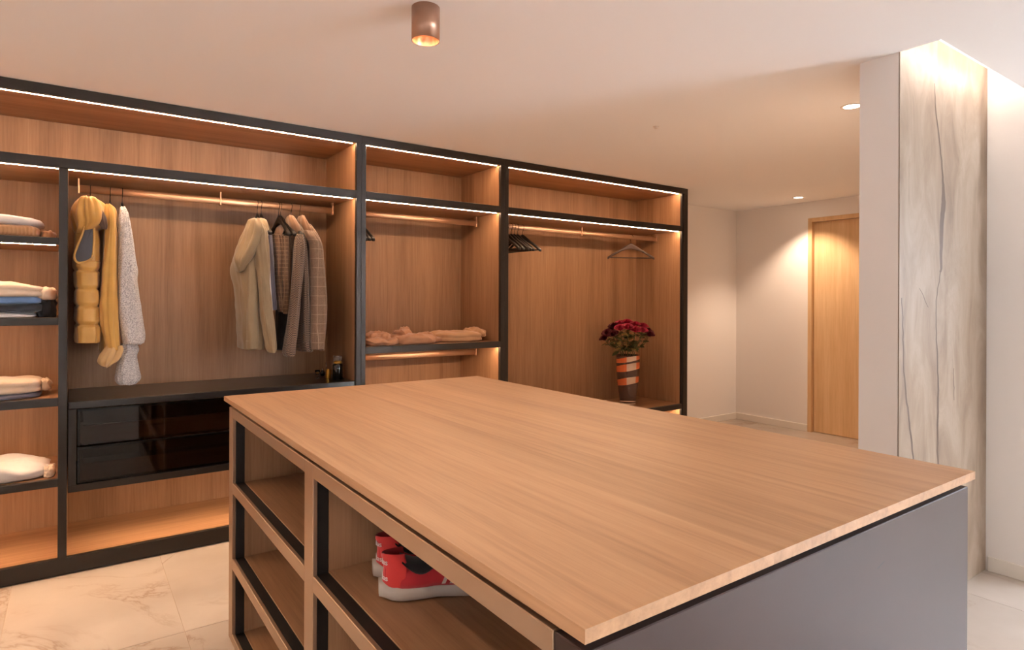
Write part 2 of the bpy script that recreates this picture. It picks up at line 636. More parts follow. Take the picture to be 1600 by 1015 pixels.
# stone slab with its main veins, light strip in the slot
SY = 1.176
st = tag(MB().bbox(PX0, XR - 0.002, SY, PY0, 0.0, 2.545, 0.002).build('stone_panel', 'stone_slab'),
         'tall beige veined stone slab below the bright ceiling slot', 'wall panel')


def vein(pts, parent):
    """flat mineral vein following points given as (px, py, width in px)"""
    q = []
    pts = catmull(pts, 5)
    for k, (px, py, wd_) in enumerate(pts):
        jx = (noise.noise(Vector((py * 0.09, 3.1, 0))) * 1.4)
        a, b = at(px + jx - wd_ / 2, py, SY - 0.0006), at(px + jx + wd_ / 2, py, SY - 0.0006)
        q.append((a, b))
    m = MB()
    vs = [p for ab in q for p in ab]
    m.add(vs, [(2 * i, 2 * i + 1, 2 * i + 3, 2 * i + 2) for i in range(len(q) - 1)])
    return m.build('vein', 'vein_brown', parent)


vein([(1460, 130, 1.0), (1462, 170, 1.2), (1467, 210, 1.5), (1472, 260, 1.8), (1474, 295, 4), (1474, 320, 7), (1472, 345, 6), (1471, 385, 4.5), (1470, 425, 3)], st)
vein([(1470, 425, 1.5), (1463, 470, 1.2), (1463, 520, 1.5), (1465, 570, 2), (1466, 620, 2.4), (1465, 680, 2.6), (1466, 740, 2.4), (1467, 800, 2), (1465, 870, 1.6), (1467, 925, 1)], st)
vein([(1409, 465, 1.2), (1411, 520, 1.8), (1412, 570, 2), (1416, 620, 2.4), (1421, 660, 2.6), (1427, 715, 2.4), (1433, 790, 2), (1437, 870, 1.6), (1444, 935, 1)], st)
vein([(1437, 450, 0.8), (1444, 465, 1), (1450, 480, 0.8)], st)
vein([(1490, 575, 0.8), (1490, 600, 1), (1491, 625, 0.8)], st)
slot = tag(MB().bbox(PX0 + 0.03, XR - 0.03, 1.068, 1.082, H + 0.085, H + 0.098, 0.001).build('slot_light_strip', 'led_slot'),
           'warm white light strip hidden in the ceiling slot above the stone slab', 'light strip')

# ------------------------------------------------------------------ wardrobe
D, WB = 3.757, 4.35
FD = 0.028                                   # depth of the dark face bars


def led(parent, x0, x1, z):
    m = MB().box(x0, x1, D + 0.038, D + 0.0435, z + 0.0001, z + 0.0014)
    return m.build('led_strip', 'led', parent)


def shelf(parent, x0, x1, z0, z1, lit=True, name='shelf', front='dark_bronze'):
    """wooden board with a dark face bar and, below it, a light strip"""
    sh = box(name, 'oak_along_x', parent, x0, x1, D + FD, WB, z0 + 0.001, z1 - 0.001)
    box('face_bar', front, sh, x0, x1, D, D + FD, z0, z1)
    if lit:
        led(sh, x0 + 0.012, x1 - 0.012, z0 - 0.0005)
    return sh


def upright(parent, x0, x1, z0=0.08, z1=2.35):
    p = box('upright', 'oak_vertical', parent, x0, x1, D + FD, WB, z0, z1)
    box('face_bar', 'dark_bronze', p, x0, x1, D, D + FD, z0, z1)
    return p


def rail(parent, x0, x1, z, brackets, ztop):
    n = 14
    rs = []
    for x in (x0, x1):
        rs.append([(x, 4.05 + 0.010 * math.cos(2 * PI * j / n), z + 0.021 * math.sin(2 * PI * j / n)) for j in range(n)])
    r = MB().rings(rs).build('hanging_rail', 'rail_bronze', parent)
    for bx_ in brackets:
        MB().bbox(bx_ - 0.004, bx_ + 0.004, 4.036, 4.064, z - 0.026, ztop, 0.001).build('bracket', 'rail_bronze', r)
    return r


def carcass(name, label, x0, x1):
    t = thing(name, label, 'wardrobe', 'wardrobe units along the back wall')
    box('back_panel', 'oak_vertical', t, x0, x1, WB - 0.018, WB, 0.08, 2.35)
    b = box('base', 'oak_base_lit', t, x0, x1, D + FD, WB, 0.012, 0.082)
    box('plinth', 'dark_bronze', b, x0, x1, D, D + FD, 0.002, 0.0835)
    return t


P1, P2, P3 = (-0.060, -0.024), (1.4555, 1.487), (2.557, 2.592)
ZT0, ZT1, ZM0, ZM1 = 2.35, 2.399, 2.0, 2.0486
# unit with the shelf column and the wide hanging bay
wa = carcass('wardrobe', 'wide wardrobe unit with shelf column, hanging clothes and dark drawers', XL, 1.487)
shelf(wa, XL, 1.487, ZT0, ZT1, False, 'top_panel')
led(wa, XL + 0.02, 1.443, ZT0 - 0.0005)
upright(wa, *P2)
shelf(wa, XL + 0.002, P2[0], ZM0, ZM1, False)
led(wa, XL + 0.02, P1[0] - 0.003, ZM0 - 0.0005)
led(wa, P1[1] + 0.003, P2[0] - 0.012, ZM0 - 0.0005)
upright(wa, *P1, 0.08, ZM0)
for z0, z1 in ((1.622, 1.656), (1.229, 1.265), (0.832, 0.872), (0.438, 0.476)):
    shelf(wa, XL + 0.002, P1[0], z0, z1)
rail(wa, 0.017, 1.405, 1.948, (0.021, 0.718, 1.401), ZM0)
# narrower middle unit
wb = carcass('wardrobe', 'narrow middle wardrobe unit with folded clothes on its shelf', 1.487, 2.592)
shelf(wb, 1.487, 2.592, ZT0, ZT1, False, 'top_panel')
led(wb, 1.53, 2.545, ZT0 - 0.0005)
upright(wb, 1.487, 1.5185)
upright(wb, P3[0], 2.592)
shelf(wb, 1.5185, P3[0], ZM0, ZM1)
shelf(wb, 1.5185, P3[0], 1.014, 1.057)
rail(wb, 1.535, 2.529, 1.948, (1.539, 2.525), ZM0)
rail(wb, 1.535, 2.529, 0.962, (1.539, 2.525), 1.014)
# right unit
wc = carcass('wardrobe', 'right wardrobe unit holding the vase and loose hangers', 2.592, 4.659)
shelf(wc, 2.592, 4.659, ZT0, ZT1, False, 'top_panel')
led(wc, 2.64, 4.57, ZT0 - 0.0005)
upright(wc, 2.592, 2.627)
ue = box('upright', 'oak_vertical', wc, 4.583, 4.659, D + FD, WB, 0.08, 2.35)
box('face_bar', 'dark_bronze', ue, 4.600, 4.659, D, D + FD, 0.08, 2.35)
box('edge_strip', 'liner_black', ue, 4.583, 4.600, D + 0.006, D + FD, 0.08, 2.35)
shelf(wc, 2.627, 4.583, ZM0, ZM1)
shelf(wc, 2.627, 4.583, 0.364, 0.410)
rail(wc, 2.646, 4.556, 1.948, (2.650, 3.599, 4.552), ZM0)

# drawer cabinet in the wide hanging bay
dc = thing('drawer_cabinet', 'low black cabinet with two smoked glass drawers below the hanging clothes', 'cabinet')
X0, X1, DZ0, DZ1 = P1[1] + 0.004, 1.451, 0.397, 0.846
box('top_board', 'black_lacquer', dc, X0, X1, D + 0.008, WB - 0.02, DZ1 - 0.036, DZ1, bev=0.003)
box('side_board', 'dark_bronze', dc, X0, X0 + 0.034, D + 0.008, WB - 0.02, DZ0 + 0.036, DZ1 - 0.036)
box('side_board', 'dark_bronze', dc, X1 - 0.034, X1, D + 0.008, WB - 0.02, DZ0 + 0.036, DZ1 - 0.036)
bb = box('bottom_board', 'dark_bronze', dc, X0, X1, D + 0.008, WB - 0.02, DZ0, DZ0 + 0.036)
led(bb, X0 + 0.02, X1 - 0.02, DZ0 - 0.0005)
box('rear_board', 'oak_along_x', dc, X0 + 0.034, X1 - 0.034, WB - 0.04, WB - 0.02, DZ0 + 0.036, DZ1 - 0.036)
for k, (z0, z1) in enumerate(((0.437, 0.615), (0.625, 0.806))):
    dr = MB().bbox(X0 + 0.038, X1 - 0.038, D + 0.016, D + 0.022, z0, z1, 0.001).build('drawer_front', 'smoked_glass', dc)
    bx_ = MB()
    bx_.box(X0 + 0.05, X1 - 0.05, D + 0.05, WB - 0.06, z0 + 0.004, z0 + 0.016)
    bx_.box(X0 + 0.05, X0 + 0.062, D + 0.05, WB - 0.06, z0 + 0.016, z1 - 0.07)
    bx_.box(X1 - 0.062, X1 - 0.05, D + 0.05, WB - 0.06, z0 + 0.016, z1 - 0.07)
    bx_.box(X0 + 0.062, X1 - 0.062, D + 0.05, D + 0.062, z0 + 0.016, z1 - 0.09)
    bx_.box(X0 + 0.062, X1 - 0.062, WB - 0.072, WB - 0.06, z0 + 0.016, z1 - 0.07)
    bx_.box(0.32, 0.332, D + 0.062, WB - 0.072, z0 + 0.016, z1 - 0.075)
    bx_.build('drawer_box', 'oak_along_x', dr)
    MB().bbox(X0 + 0.038, X1 - 0.038, D + 0.022, D + 0.034, z1 - 0.012, z1, 0.001).build('pull_edge', 'black_lacquer', dr)

# ------------------------------------------------------------------ island
IX0, IX1, IY0, IY1, IZ = 0.503, 1.722, 0.556, 2.745, 0.963
tp = thing('island_worktop', 'large light oak worktop on the dressing island', 'worktop')
cuts = [IX0]
rr = random.Random(3)
while cuts[-1] < IX1 - 0.13:
    cuts.append(cuts[-1] + rr.uniform(0.075, 0.13))
cuts.append(IX1)
for a, b in zip(cuts[:-1], cuts[1:]):
    MB().box(a, b, IY0, IY1, IZ - 0.0185, IZ).build('plank', 'oak_worktop', tp)
isl = thing('dressing_island', 'dressing island base with open bronze-framed shelves and grey front panel', 'island')
BX0, BX1, BY0, BY1, BZ = IX0 + 0.012, IX1 - 0.006, IY0 + 0.012, IY1 - 0.045, 0.925
box('shadow_gap', 'liner_black', isl, BX0 + 0.03, BX1 - 0.03, BY0 + 0.03, BY1 - 0.03, BZ, IZ - 0.0187)
fp = box('front_panel', 'grey_laminate', isl, BX0, BX1, BY0, BY0 + 0.062, 0.0, BZ)
box('side_panel', 'grey_laminate', isl, BX1 - 0.02, BX1, BY0 + 0.064, BY1, 0.0, BZ)
box('rear_panel', 'grey_laminate', isl, BX0 + 0.006, BX1 - 0.02, BY1 - 0.02, BY1, 0.0, BZ)
sc_ = MB()
p_, q_ = (1.268, 0.842), (1.298, 0.850)
sc_.add([(p_[0], BY0 - 0.0005, p_[1]), (q_[0], BY0 - 0.0005, q_[1]), (q_[0], BY0 - 0.0005, q_[1] + 0.002), (p_[0], BY0 - 0.0005, p_[1] + 0.0025)], [(0, 1, 2, 3)])
sc_.build('scratch', 'scratch', fp)
CX = 1.10                                     # middle wall between the two sides
box('middle_wall', 'oak_vertical', isl, CX, CX + 0.02, BY0 + 0.064, BY1 - 0.02, 0.03, BZ - 0.02)
box('top_board', 'oak_along_y', isl, BX0 + 0.03, BX1 - 0.02, BY0 + 0.064, BY1 - 0.02, BZ - 0.02, BZ)
posts = ((BY1 - 0.065, BY1), (1.628, 1.703))
for y0, y1 in posts:
    box('post', 'lit_bronze', isl, BX0, BX0 + 0.012, y0, y1, 0.0, BZ)
box('divider', 'oak_vertical', isl, BX0 + 0.012, CX, 1.640, 1.690, 0.03, BZ - 0.02)
box('end_lining', 'oak_vertical', isl, BX0 + 0.012, CX, BY1 - 0.065, BY1 - 0.02, 0.03, BZ - 0.02)
box('end_lining', 'oak_vertical', isl, BX0 + 0.012, CX, BY0 + 0.064, BY0 + 0.078, 0.03, BZ - 0.02)
for y0, y1 in ((1.703, BY1 - 0.065), (BY0 + 0.064, 1.628)):
    box('top_rail', 'lit_bronze', isl, BX0, BX0 + 0.012, y0, y1, 0.888, BZ)
    ya, yb = (1.690, BY1 - 0.065) if y0 > 1.6 else (BY0 + 0.078, 1.640)
    box('liner', 'liner_black', isl, BX0 + 0.012, BX0 + 0.045, yb - 0.003, yb + 0.0, 0.03, 0.90)
    box('liner', 'liner_black', isl, BX0 + 0.012, BX0 + 0.045, ya, ya + 0.003, 0.03, 0.90)
    for zt in (0.632, 0.333, 0.034):
        sh = box('shelf', 'oak_along_y', isl, BX0 + 0.045, CX, ya, yb, zt - 0.030, zt - 0.002)
        box('shelf_rail', 'lit_bronze', sh, BX0, BX0 + 0.012, y0, y1, max(zt - 0.042, 0), zt)
        box('shelf_liner', 'liner_black', sh, BX0 + 0.012, BX0 + 0.045, ya + 0.003, yb - 0.003, max(zt - 0.040, 0), zt - 0.003)

# ------------------------------------------------------------------ ceiling lamps
def cylinder_lamp(x, y, label, group=None, power=18):
    t = thing('ceiling_lamp', label, 'lamp', group, (x, y, H))
    R, HH = 0.050, 0.118
    MB().lathe([(0.0, 0), (R, 0), (R, -HH), (R - 0.003, -HH), (R - 0.003, -HH + 0.002)], n=40).build('housing', 'lamp_bronze', t)
    MB().lathe([(R - 0.003, -HH + 0.001), (R - 0.008, -HH + 0.022), (0.026, -HH + 0.045), (0.026, -HH + 0.05)], n=40).build('reflector', 'copper_reflector', t)
    MB().lathe([(0.0001, -HH + 0.047), (0.0255, -HH + 0.047)], n=32).build('bulb', 'lamp_disc', t)
    spot('lamp_light', (0, 0, -HH + 0.03), power, math.radians(120), 0.6, SPOTC, t, 0.022)
    return t


cylinder_lamp(1.023, 1.985, 'bronze cylinder ceiling lamp above the island worktop')
cylinder_lamp(2.75, 0.1, 'added unseen bronze cylinder ceiling lamp near the wall return, brightening the room', None, 14)  # added out of view; its floor bounce evens out the ceiling
cylinder_lamp(-0.6, 0.6, 'added unseen bronze cylinder ceiling lamp near the left wall, brightening the room', None, 24)  # second unseen lamp, added to lift the ambient light


def downlight(x, y, label, r, power, ang):
    t = thing('downlight', label, 'downlight', 'recessed downlights in the hallway', (x, y, H))
    MB().lathe([(r - 0.006, 0.0), (r - 0.006, -0.003), (r + 0.006, -0.003), (r + 0.008, 0.0)], n=32).build('trim_ring', 'white_plastic', t)
    MB().lathe([(0.0001, -0.0015), (r - 0.006, -0.0015)], n=32).build('lens', 'downlight_disc', t)
    spot('downlight_beam', (0, 0, -0.012), power, math.radians(ang), 0.55, SPOTC, t, 0.03)


downlight(3.386, 1.652, 'larger round downlight beside the partition end', 0.048, 110, 95)
downlight(5.93, 3.415, 'small round downlight in front of the wooden door', 0.048, 47, 105)
sn = thing('ceiling_sensor', 'tiny round sensor on the ceiling above the right wardrobe unit', 'sensor', None, (2.84, 2.529, H))
MB().lathe([(0.0001, -0.012), (0.010, -0.012), (0.011, -0.004), (0.017, -0.003), (0.018, 0)], n=20).build('cap', 'white_plastic', sn)
#NEXT

def atz(px, py, Z):
    d = FW + RT * ((px - 800) / F_PX) - UP * ((py - CY_PX) / F_PX)
    t = (Z - CAM_Z) / d.z
    return Vector((d.x * t, d.y * t, Z))


# ------------------------------------------------------------------ hangers
RAIL_Y, RAIL_Z = 4.05, 1.948
HANGER = {}


def hanger_meshes(mat):
    if mat in HANGER:
        return HANGER[mat]
    hk = MB()
    c, r = 0.0655, 0.020
    pts = [(0, r * math.cos(a), c + r * math.sin(a)) for a in [math.radians(q) for q in range(-15, 216, 21)]]
    pts += [(0, -0.006, 0.036), (0, 0.0, 0.024), (0, 0, -0.004)]
    hk.tube(pts, 0.0019, 6)
    bd = MB()
    rs = []
    for i in range(25):
        y = -0.222 + 0.444 * i / 24
        u = abs(y) / 0.222
        zc = -0.022 - 0.112 * u ** 1.25
        h = 0.011 + 0.017 * (1 - min(1, u * 2.4)) ** 1.0 * (1 if u < 0.42 else 0)
        t = 0.006 + 0.006 * u
        sec = [(t, h * 0.6), (t * 0.6, h), (-t * 0.6, h), (-t, h * 0.6), (-t, -h * 0.6), (-t * 0.6, -h), (t * 0.6, -h), (t, -h * 0.6)]
        rs.append([(a, y, zc + b) for a, b in sec])
    bd.rings(rs)
    br = MB().tube([(0, -0.196, -0.130), (0, 0.196, -0.130)], 0.0052, 8)
    HANGER[mat] = [(n_, m_.mesh(n_), k_) for n_, m_, k_ in (('hook', hk, 'dark_steel'), ('shoulder_bar', bd, mat), ('trouser_bar', br, mat))]
    for n_, me, k_ in HANGER[mat]:
        me.materials.append(MATS[k_])
    return HANGER[mat]


def hanger(x, label, group, mat='black_wood', rz=0.0):
    t = thing('clothes_hanger', label, 'hanger', group, (x, RAIL_Y, RAIL_Z - 0.0605 - 0.0015), rz)
    for n_, me, _ in hanger_meshes(mat):
        link(n_, me, t)
    return t


LB = ' black hanger from the dark post in the right wardrobe unit'
for k, x in enumerate((2.775, 2.823, 2.856, 2.887, 2.918, 2.968)):
    hanger(x, ('first', 'second', 'third', 'fourth', 'fifth', 'last')[k] + LB, 'bunched hangers in the right wardrobe unit', rz=(0.02, -0.03, 0.03, 0.0, -0.02, 0.05)[k])
for x, lb in ((1.549, 'nearest to the post'), (1.572, 'middle of three'), (1.598, 'farthest from the post')):
    hanger(x, 'black hanger half hidden at the left of the middle wardrobe unit, ' + lb, 'hangers in the middle wardrobe unit')
hanger(4.215, 'single dark brown hanger hanging alone above the vase', None, 'brown_wood', rz=math.radians(-118))


# ------------------------------------------------------------------ hanging clothes
def cloth(name, rows, mat, parent, Yc, ry, wr=0.006, n=36, k=5, seed=0.0, e=2.3, puff=None, folds=5, hem=0.03):
    n, k = int(n * 1.5), k + 3
    rs = []
    rows = catmull([r if len(r) == 4 else (*r, 1.0) for r in rows], k)
    for py, L, R, q in rows:
        a, b = at(L, py, Yc), at(R, py, Yc)
        cx, hw, z = (a.x + b.x) / 2, (b.x - a.x) / 2, (a.z + b.z) / 2
        th = math.atan2(cx, Yc)
        yy = ry * q
        rx = math.sqrt(max((hw * math.cos(th)) ** 2 - (yy * math.sin(th)) ** 2, (0.4 * hw) ** 2)) / math.cos(th)
        pf = puff(py) if puff else 0.0
        ring = []
        for j in range(n):
            f = 2 * PI * j / n
            c, s_ = math.cos(f), math.sin(f)
            d = wr * (noise.noise(Vector((c * 2.2 + seed, s_ * 2.2, z * 3.5))) * 1.3 + 0.55 * math.sin(f * folds + seed * 3 + 2.2 * math.sin(z * 5 + seed)))
            d += wr * 1.5 * (0.28 - abs(noise.noise(Vector((c * 3.6 + seed * 2, s_ * 3.6 + 7, z * 2.0)))) * 1.6)
            d += wr * 0.7 * noise.noise(Vector((c * 1.5 + seed, s_ * 1.5 + 2, z * 17 + math.sin(f + seed) * 1.2)))
            d += pf * (1 + 0.75 * noise.noise(Vector((f * 3, z * 26, seed))))
            px_ = (abs(c) ** (2 / e)) * (1 if c >= 0 else -1)
            py_ = (abs(s_) ** (2 / e)) * (1 if s_ >= 0 else -1)
            ring.append((cx + px_ * (rx + d), Yc + py_ * (yy + d), z + 0.35 * d))
        rs.append(ring)
    if hem:
        last = rs[-1]
        m = [sum(p[i] for p in last) / n for i in range(3)]
        rs.append([(m[0] + (p[0] - m[0]) * 0.86, m[1] + (p[1] - m[1]) * 0.95, p[2] + 0.001) for p in last])
        rs.append([(m[0] + (p[0] - m[0]) * 0.80, m[1] + (p[1] - m[1]) * 0.93, p[2] + hem) for p in last])
    return MB().rings(rs).build(name, mat, parent)


def xc(px, Y=RAIL_Y, py=330):
    return at(px, py, Y).x


HG = 'hangers carrying clothes in the wide hanging bay'
# --- quilted vest
g = thing('quilted_vest', 'mustard quilted vest with a hood hanging beside the left post', 'vest', 'clothes on the hanging rail')
seams = (412, 423, 451, 477, 505, 534)


def quilt(py):
    d = min(abs(py - q) for q in seams[1:-1])
    return 0.003 - 0.010 * math.exp(-(d / 2.4) ** 2) if py > 410 else 0.0


cloth('body', [(340, 128, 150, 0.7), (360, 119, 154, 0.9), (385, 117, 155), (405, 116, 155), (418, 116, 155), (440, 117, 155), (470, 117, 156), (500, 117, 156), (520, 117, 157), (533, 118, 156)],
      'mustard_nylon', g, 3.99, 0.17, 0.0045, 44, 11, 1.3, 3.4, quilt)
cloth('hood', [(310, 134, 141, 0.4), (314, 125, 150, 0.8), (325, 117, 160, 0.9), (338, 115, 164, 1.0), (350, 116, 164, 0.9), (360, 118, 150, 0.7), (366, 120, 134, 0.4)],
      'mustard_nylon', g, 3.90, 0.15, 0.013, 44, 6, 4.2, 2.0, folds=0, hem=0)
h = MB()
ring = []
for i, (px, py) in enumerate(((139, 342), (146, 352), (147, 375), (145, 398), (138, 407), (122, 410), (116, 400), (121, 384), (129, 364), (133, 350))):
    ring.append(at(px, py, 3.808))
ring = [Vector(q) for q in catmull([tuple(q) for q in ring + ring[:3]], 4)][4:-4]
cen = sum(ring, Vector()) / len(ring) + Vector((0, 0.02, 0))
cen.y = 3.800
h.add([*ring, cen], [(i, (i + 1) % len(ring), len(ring)) for i in range(len(ring))], True)
h.build('lining', 'grey_lining', g)
MB().tube([*ring, ring[0]], 0.006, 6).build('armhole_binding', 'mustard_nylon', g)
cloth('collar', [(314, 142, 148, 0.5), (325, 145, 158, 0.8), (340, 150, 166, 0.8), (352, 156, 168, 0.5), (358, 160, 167, 0.3)], 'brown_cloth', g, 3.80, 0.03, 0.002, 20, 4, 2.0, hem=0)
hanger(xc(141), 'black hanger inside the mustard quilted vest', HG)
# --- mustard shirt
g = thing('mustard_shirt', 'plain mustard shirt with a rolled cuff between the vest and the white sweater', 'shirt', 'clothes on the hanging rail')
cloth('body', [(330, 160, 174, 0.5), (350, 155, 180, 0.8), (400, 152, 184), (450, 151, 184), (500, 152, 184), (548, 154, 183)], 'mustard_cotton', g, 4.06, 0.16, 0.006, 36, 5, 7.7)
cloth('sleeve', [(319, 166, 172, 0.5), (328, 163, 181, 0.8), (350, 164, 183), (380, 162, 184), (420, 159, 184), (460, 157, 184), (500, 158, 185), (530, 163, 187), (546, 166, 188)],
      'mustard_cotton', g, 3.86, 0.055, 0.006, 30, 5, 3.1)
cloth('cuff', [(540, 169, 189, 0.8), (547, 163, 192, 1.0), (556, 156, 190, 1.1), (564, 154, 184, 1.0), (570, 159, 174, 0.7), (573, 164, 170, 0.4)], 'pale_mustard', g, 3.85, 0.05, 0.011, 30, 5, 9.0, folds=9, hem=0)
hanger(xc(172), 'black hanger inside the mustard shirt', HG)
# --- speckled sweater
g = thing('speckled_sweater', 'white and grey speckled knit sweater hanging right of the mustard shirt', 'sweater', 'clothes on the hanging rail')
cloth('body', [(345, 187, 200, 0.6), (365, 185, 204), (420, 187, 210), (480, 190, 214), (536, 192, 222)], 'speckled_knit', g, 4.06, 0.17, 0.006, 36, 5, 5.5)
cloth('sleeve', [(323, 188, 195, 0.5), (331, 187, 200, 0.8), (345, 185, 203), (370, 184, 207), (400, 183, 211), (421, 183, 215), (440, 183, 215), (470, 184, 219), (500, 186, 222), (525, 189, 226), (536, 192, 224)],
      'speckled_knit', g, 3.87, 0.06, 0.005, 30, 5, 2.6)
cloth('cuff', [(536, 190, 212, 0.8), (546, 189, 217, 1.0), (556, 187, 214, 0.9), (575, 182, 216, 1.0), (592, 180, 219, 1.0), (600, 186, 212, 0.8)], 'speckled_knit', g, 3.90, 0.05, 0.007, 30, 5, 6.0, folds=4, hem=0.01)
hanger(xc(191), 'black hanger inside the speckled knit sweater', HG)

# --- hoodie
g = thing('hoodie', 'beige hoodie with a white sleeve stripe hanging with its hood to the left', 'hoodie', 'clothes on the hanging rail')
cloth('body', [(352, 384, 408, 0.7), (375, 373, 410, 0.9), (398, 366, 410), (414, 362, 410), (432, 364, 411), (460, 368, 411), (500, 371, 411), (530, 373, 411), (544, 374, 410)],
      'beige_fleece', g, 4.0, 0.17, 0.009, 40, 6, 2.2)
cloth('hood', [(342, 394, 402, 0.4), (346, 387, 410, 0.8), (358, 383, 415, 1), (372, 379, 414, 1), (386, 374, 408, 1), (396, 370, 400, 0.95), (406, 367, 392, 0.8), (416, 368, 384, 0.55), (424, 371, 378, 0.3)],
      'beige_fleece', g, 3.89, 0.11, 0.013, 36, 5, 8.1, hem=0)
cloth('sleeve', [(352, 400, 413, 0.5), (362, 400, 417, 0.9), (380, 397, 419), (410, 399, 420), (440, 403, 421), (470, 405, 424), (500, 408, 427), (530, 413, 431), (543, 415, 432), (550, 418, 430)],
      'beige_fleece', g, 3.82, 0.05, 0.005, 30, 5, 1.1)
cloth('front_edge', [(398, 386, 404, 0.8), (440, 387, 404), (490, 386, 404), (528, 386, 404), (533, 385, 405), (544, 386, 404)], 'beige_fleece', g, 3.85, 0.03, 0.003, 24, 5, 6.6)
m = MB()
sp_ = catmull([(364, 416.5), (380, 419.0), (410, 420.5), (440, 421.8), (465, 423.7), (485, 425.3)], 4)
vs = []
for py, px in sp_:
    vs += [at(px - 1.2, py, 3.80), at(px + 1.3, py, 3.815)]
m.add(vs, [(2 * i, 2 * i + 1, 2 * i + 3, 2 * i + 2) for i in range(len(sp_) - 1)], True)
vs2 = [Vector(p) + Vector((0, 0.03, 0)) for p in vs]
m.add(vs2, [(2 * i, 2 * i + 1, 2 * i + 3, 2 * i + 2) for i in range(len(sp_) - 1)], True)
m.build('sleeve_stripe', 'white_cloth', g)
hanger(xc(402), 'black hanger inside the beige hoodie', HG)
# --- slate trousers
g = thing('slate_trousers', 'slate grey trousers hanging just behind the beige hoodie sleeve', 'trousers', 'clothes on the hanging rail')
cloth('leg', [(366, 412, 424), (400, 415, 427), (440, 418, 430), (475, 421, 432), (484, 422, 432)], 'slate_cloth', g, 3.88, 0.02, 0.003, 24, 5, 4.4)
cloth('leg', [(366, 404, 416), (400, 407, 419), (440, 410, 422), (475, 413, 424), (484, 414, 424)], 'slate_cloth', g, 4.03, 0.02, 0.003, 24, 5, 4.9)
hanger(xc(408), 'black hanger carrying the slate grey trousers', HG)
# --- tweed trousers
g = thing('tweed_trousers', 'brown tweed trousers folded over a hanger between hoodie and blazers', 'trousers', 'clothes on the hanging rail')
cloth('leg', [(368, 436, 452, 0.9), (380, 437, 453), (420, 438, 453), (455, 440, 452), (480, 441, 452), (490, 443, 451)], 'tweed', g, 3.88, 0.025, 0.004, 26, 5, 3.4)
cloth('leg', [(366, 424, 442, 0.9), (385, 424, 442), (420, 427, 442), (455, 430, 443), (480, 433, 443), (487, 434, 442)], 'tweed', g, 3.92, 0.05, 0.005, 26, 5, 8.8)
hanger(xc(436) + 0.01, 'black hanger carrying the brown tweed trousers', HG, rz=0.12)
# --- dark piece hung behind the tweed trousers
g = thing('dark_hanging_piece', 'dark piece hanging low behind the brown tweed trousers', 'trousers', 'clothes on the hanging rail')
cloth('leg', [(372, 428, 446), (430, 431, 449), (500, 431, 450), (546, 430, 450)], 'black_cloth', g, 4.12, 0.05, 0.004, 26, 5, 1.9)
hanger(xc(431, 4.12), 'black hanger carrying the dark hanging piece', HG)
# --- houndstooth blazer
g = thing('houndstooth_blazer', 'brown houndstooth blazer with a pale collar left of the checked blazer', 'blazer', 'clothes on the hanging rail')
cloth('body', [(352, 448, 466, 0.6), (368, 451, 474, 0.9), (400, 456, 479), (450, 457, 482), (500, 455, 484), (530, 455, 486), (547, 458, 486)], 'houndstooth', g, 3.99, 0.16, 0.006, 36, 5, 3.9)
cloth('sleeve', [(366, 462, 474, 0.6), (385, 459, 476), (420, 457, 473), (460, 454, 470), (500, 450, 466), (530, 445, 463), (549, 442, 461), (556, 444, 459)], 'houndstooth', g, 3.83, 0.05, 0.005, 30, 5, 6.9)
cloth('lapel', [(370, 470, 478), (400, 472, 481), (440, 473, 482), (490, 474, 484), (535, 473, 485)], 'houndstooth', g, 3.85, 0.02, 0.003, 20, 5, 2.9)
cloth('collar', [(337, 449, 458, 0.5), (342, 446, 462, 0.8), (352, 447, 468, 1), (364, 452, 473, 0.9), (374, 458, 474, 0.5)], 'jacket_collar', g, 3.93, 0.08, 0.003, 30, 4, 1.0, hem=0)
hanger(xc(455), 'black hanger inside the houndstooth blazer', HG)
# --- checked blazer
g = thing('checked_blazer', 'light brown blazer with a window check hanging furthest right on the rail', 'blazer', 'clothes on the hanging rail')
cloth('body', [(352, 466, 484, 0.6), (366, 470, 494, 0.9), (385, 479, 502), (420, 481, 505), (460, 482, 508), (500, 482, 507), (545, 482, 504)], 'window_check', g, 4.0, 0.15, 0.004, 36, 5, 5.9)
cloth('sleeve', [(360, 474, 489, 0.5), (370, 476, 496, 0.9), (382, 482, 502), (400, 483, 504), (430, 484, 508), (465, 484, 511), (500, 484, 510), (530, 484, 507), (545, 484.5, 505)], 'window_check', g, 3.84, 0.05, 0.003, 30, 5, 2.3)
cloth('collar', [(337, 467, 475, 0.5), (343, 464, 478, 0.9), (352, 464, 483, 1), (364, 468, 490, 0.9), (373, 475, 494, 0.5)], 'jacket_collar', g, 3.94, 0.08, 0.003, 30, 4, 7.0, hem=0)
hanger(xc(468), 'black hanger inside the checked blazer', HG)


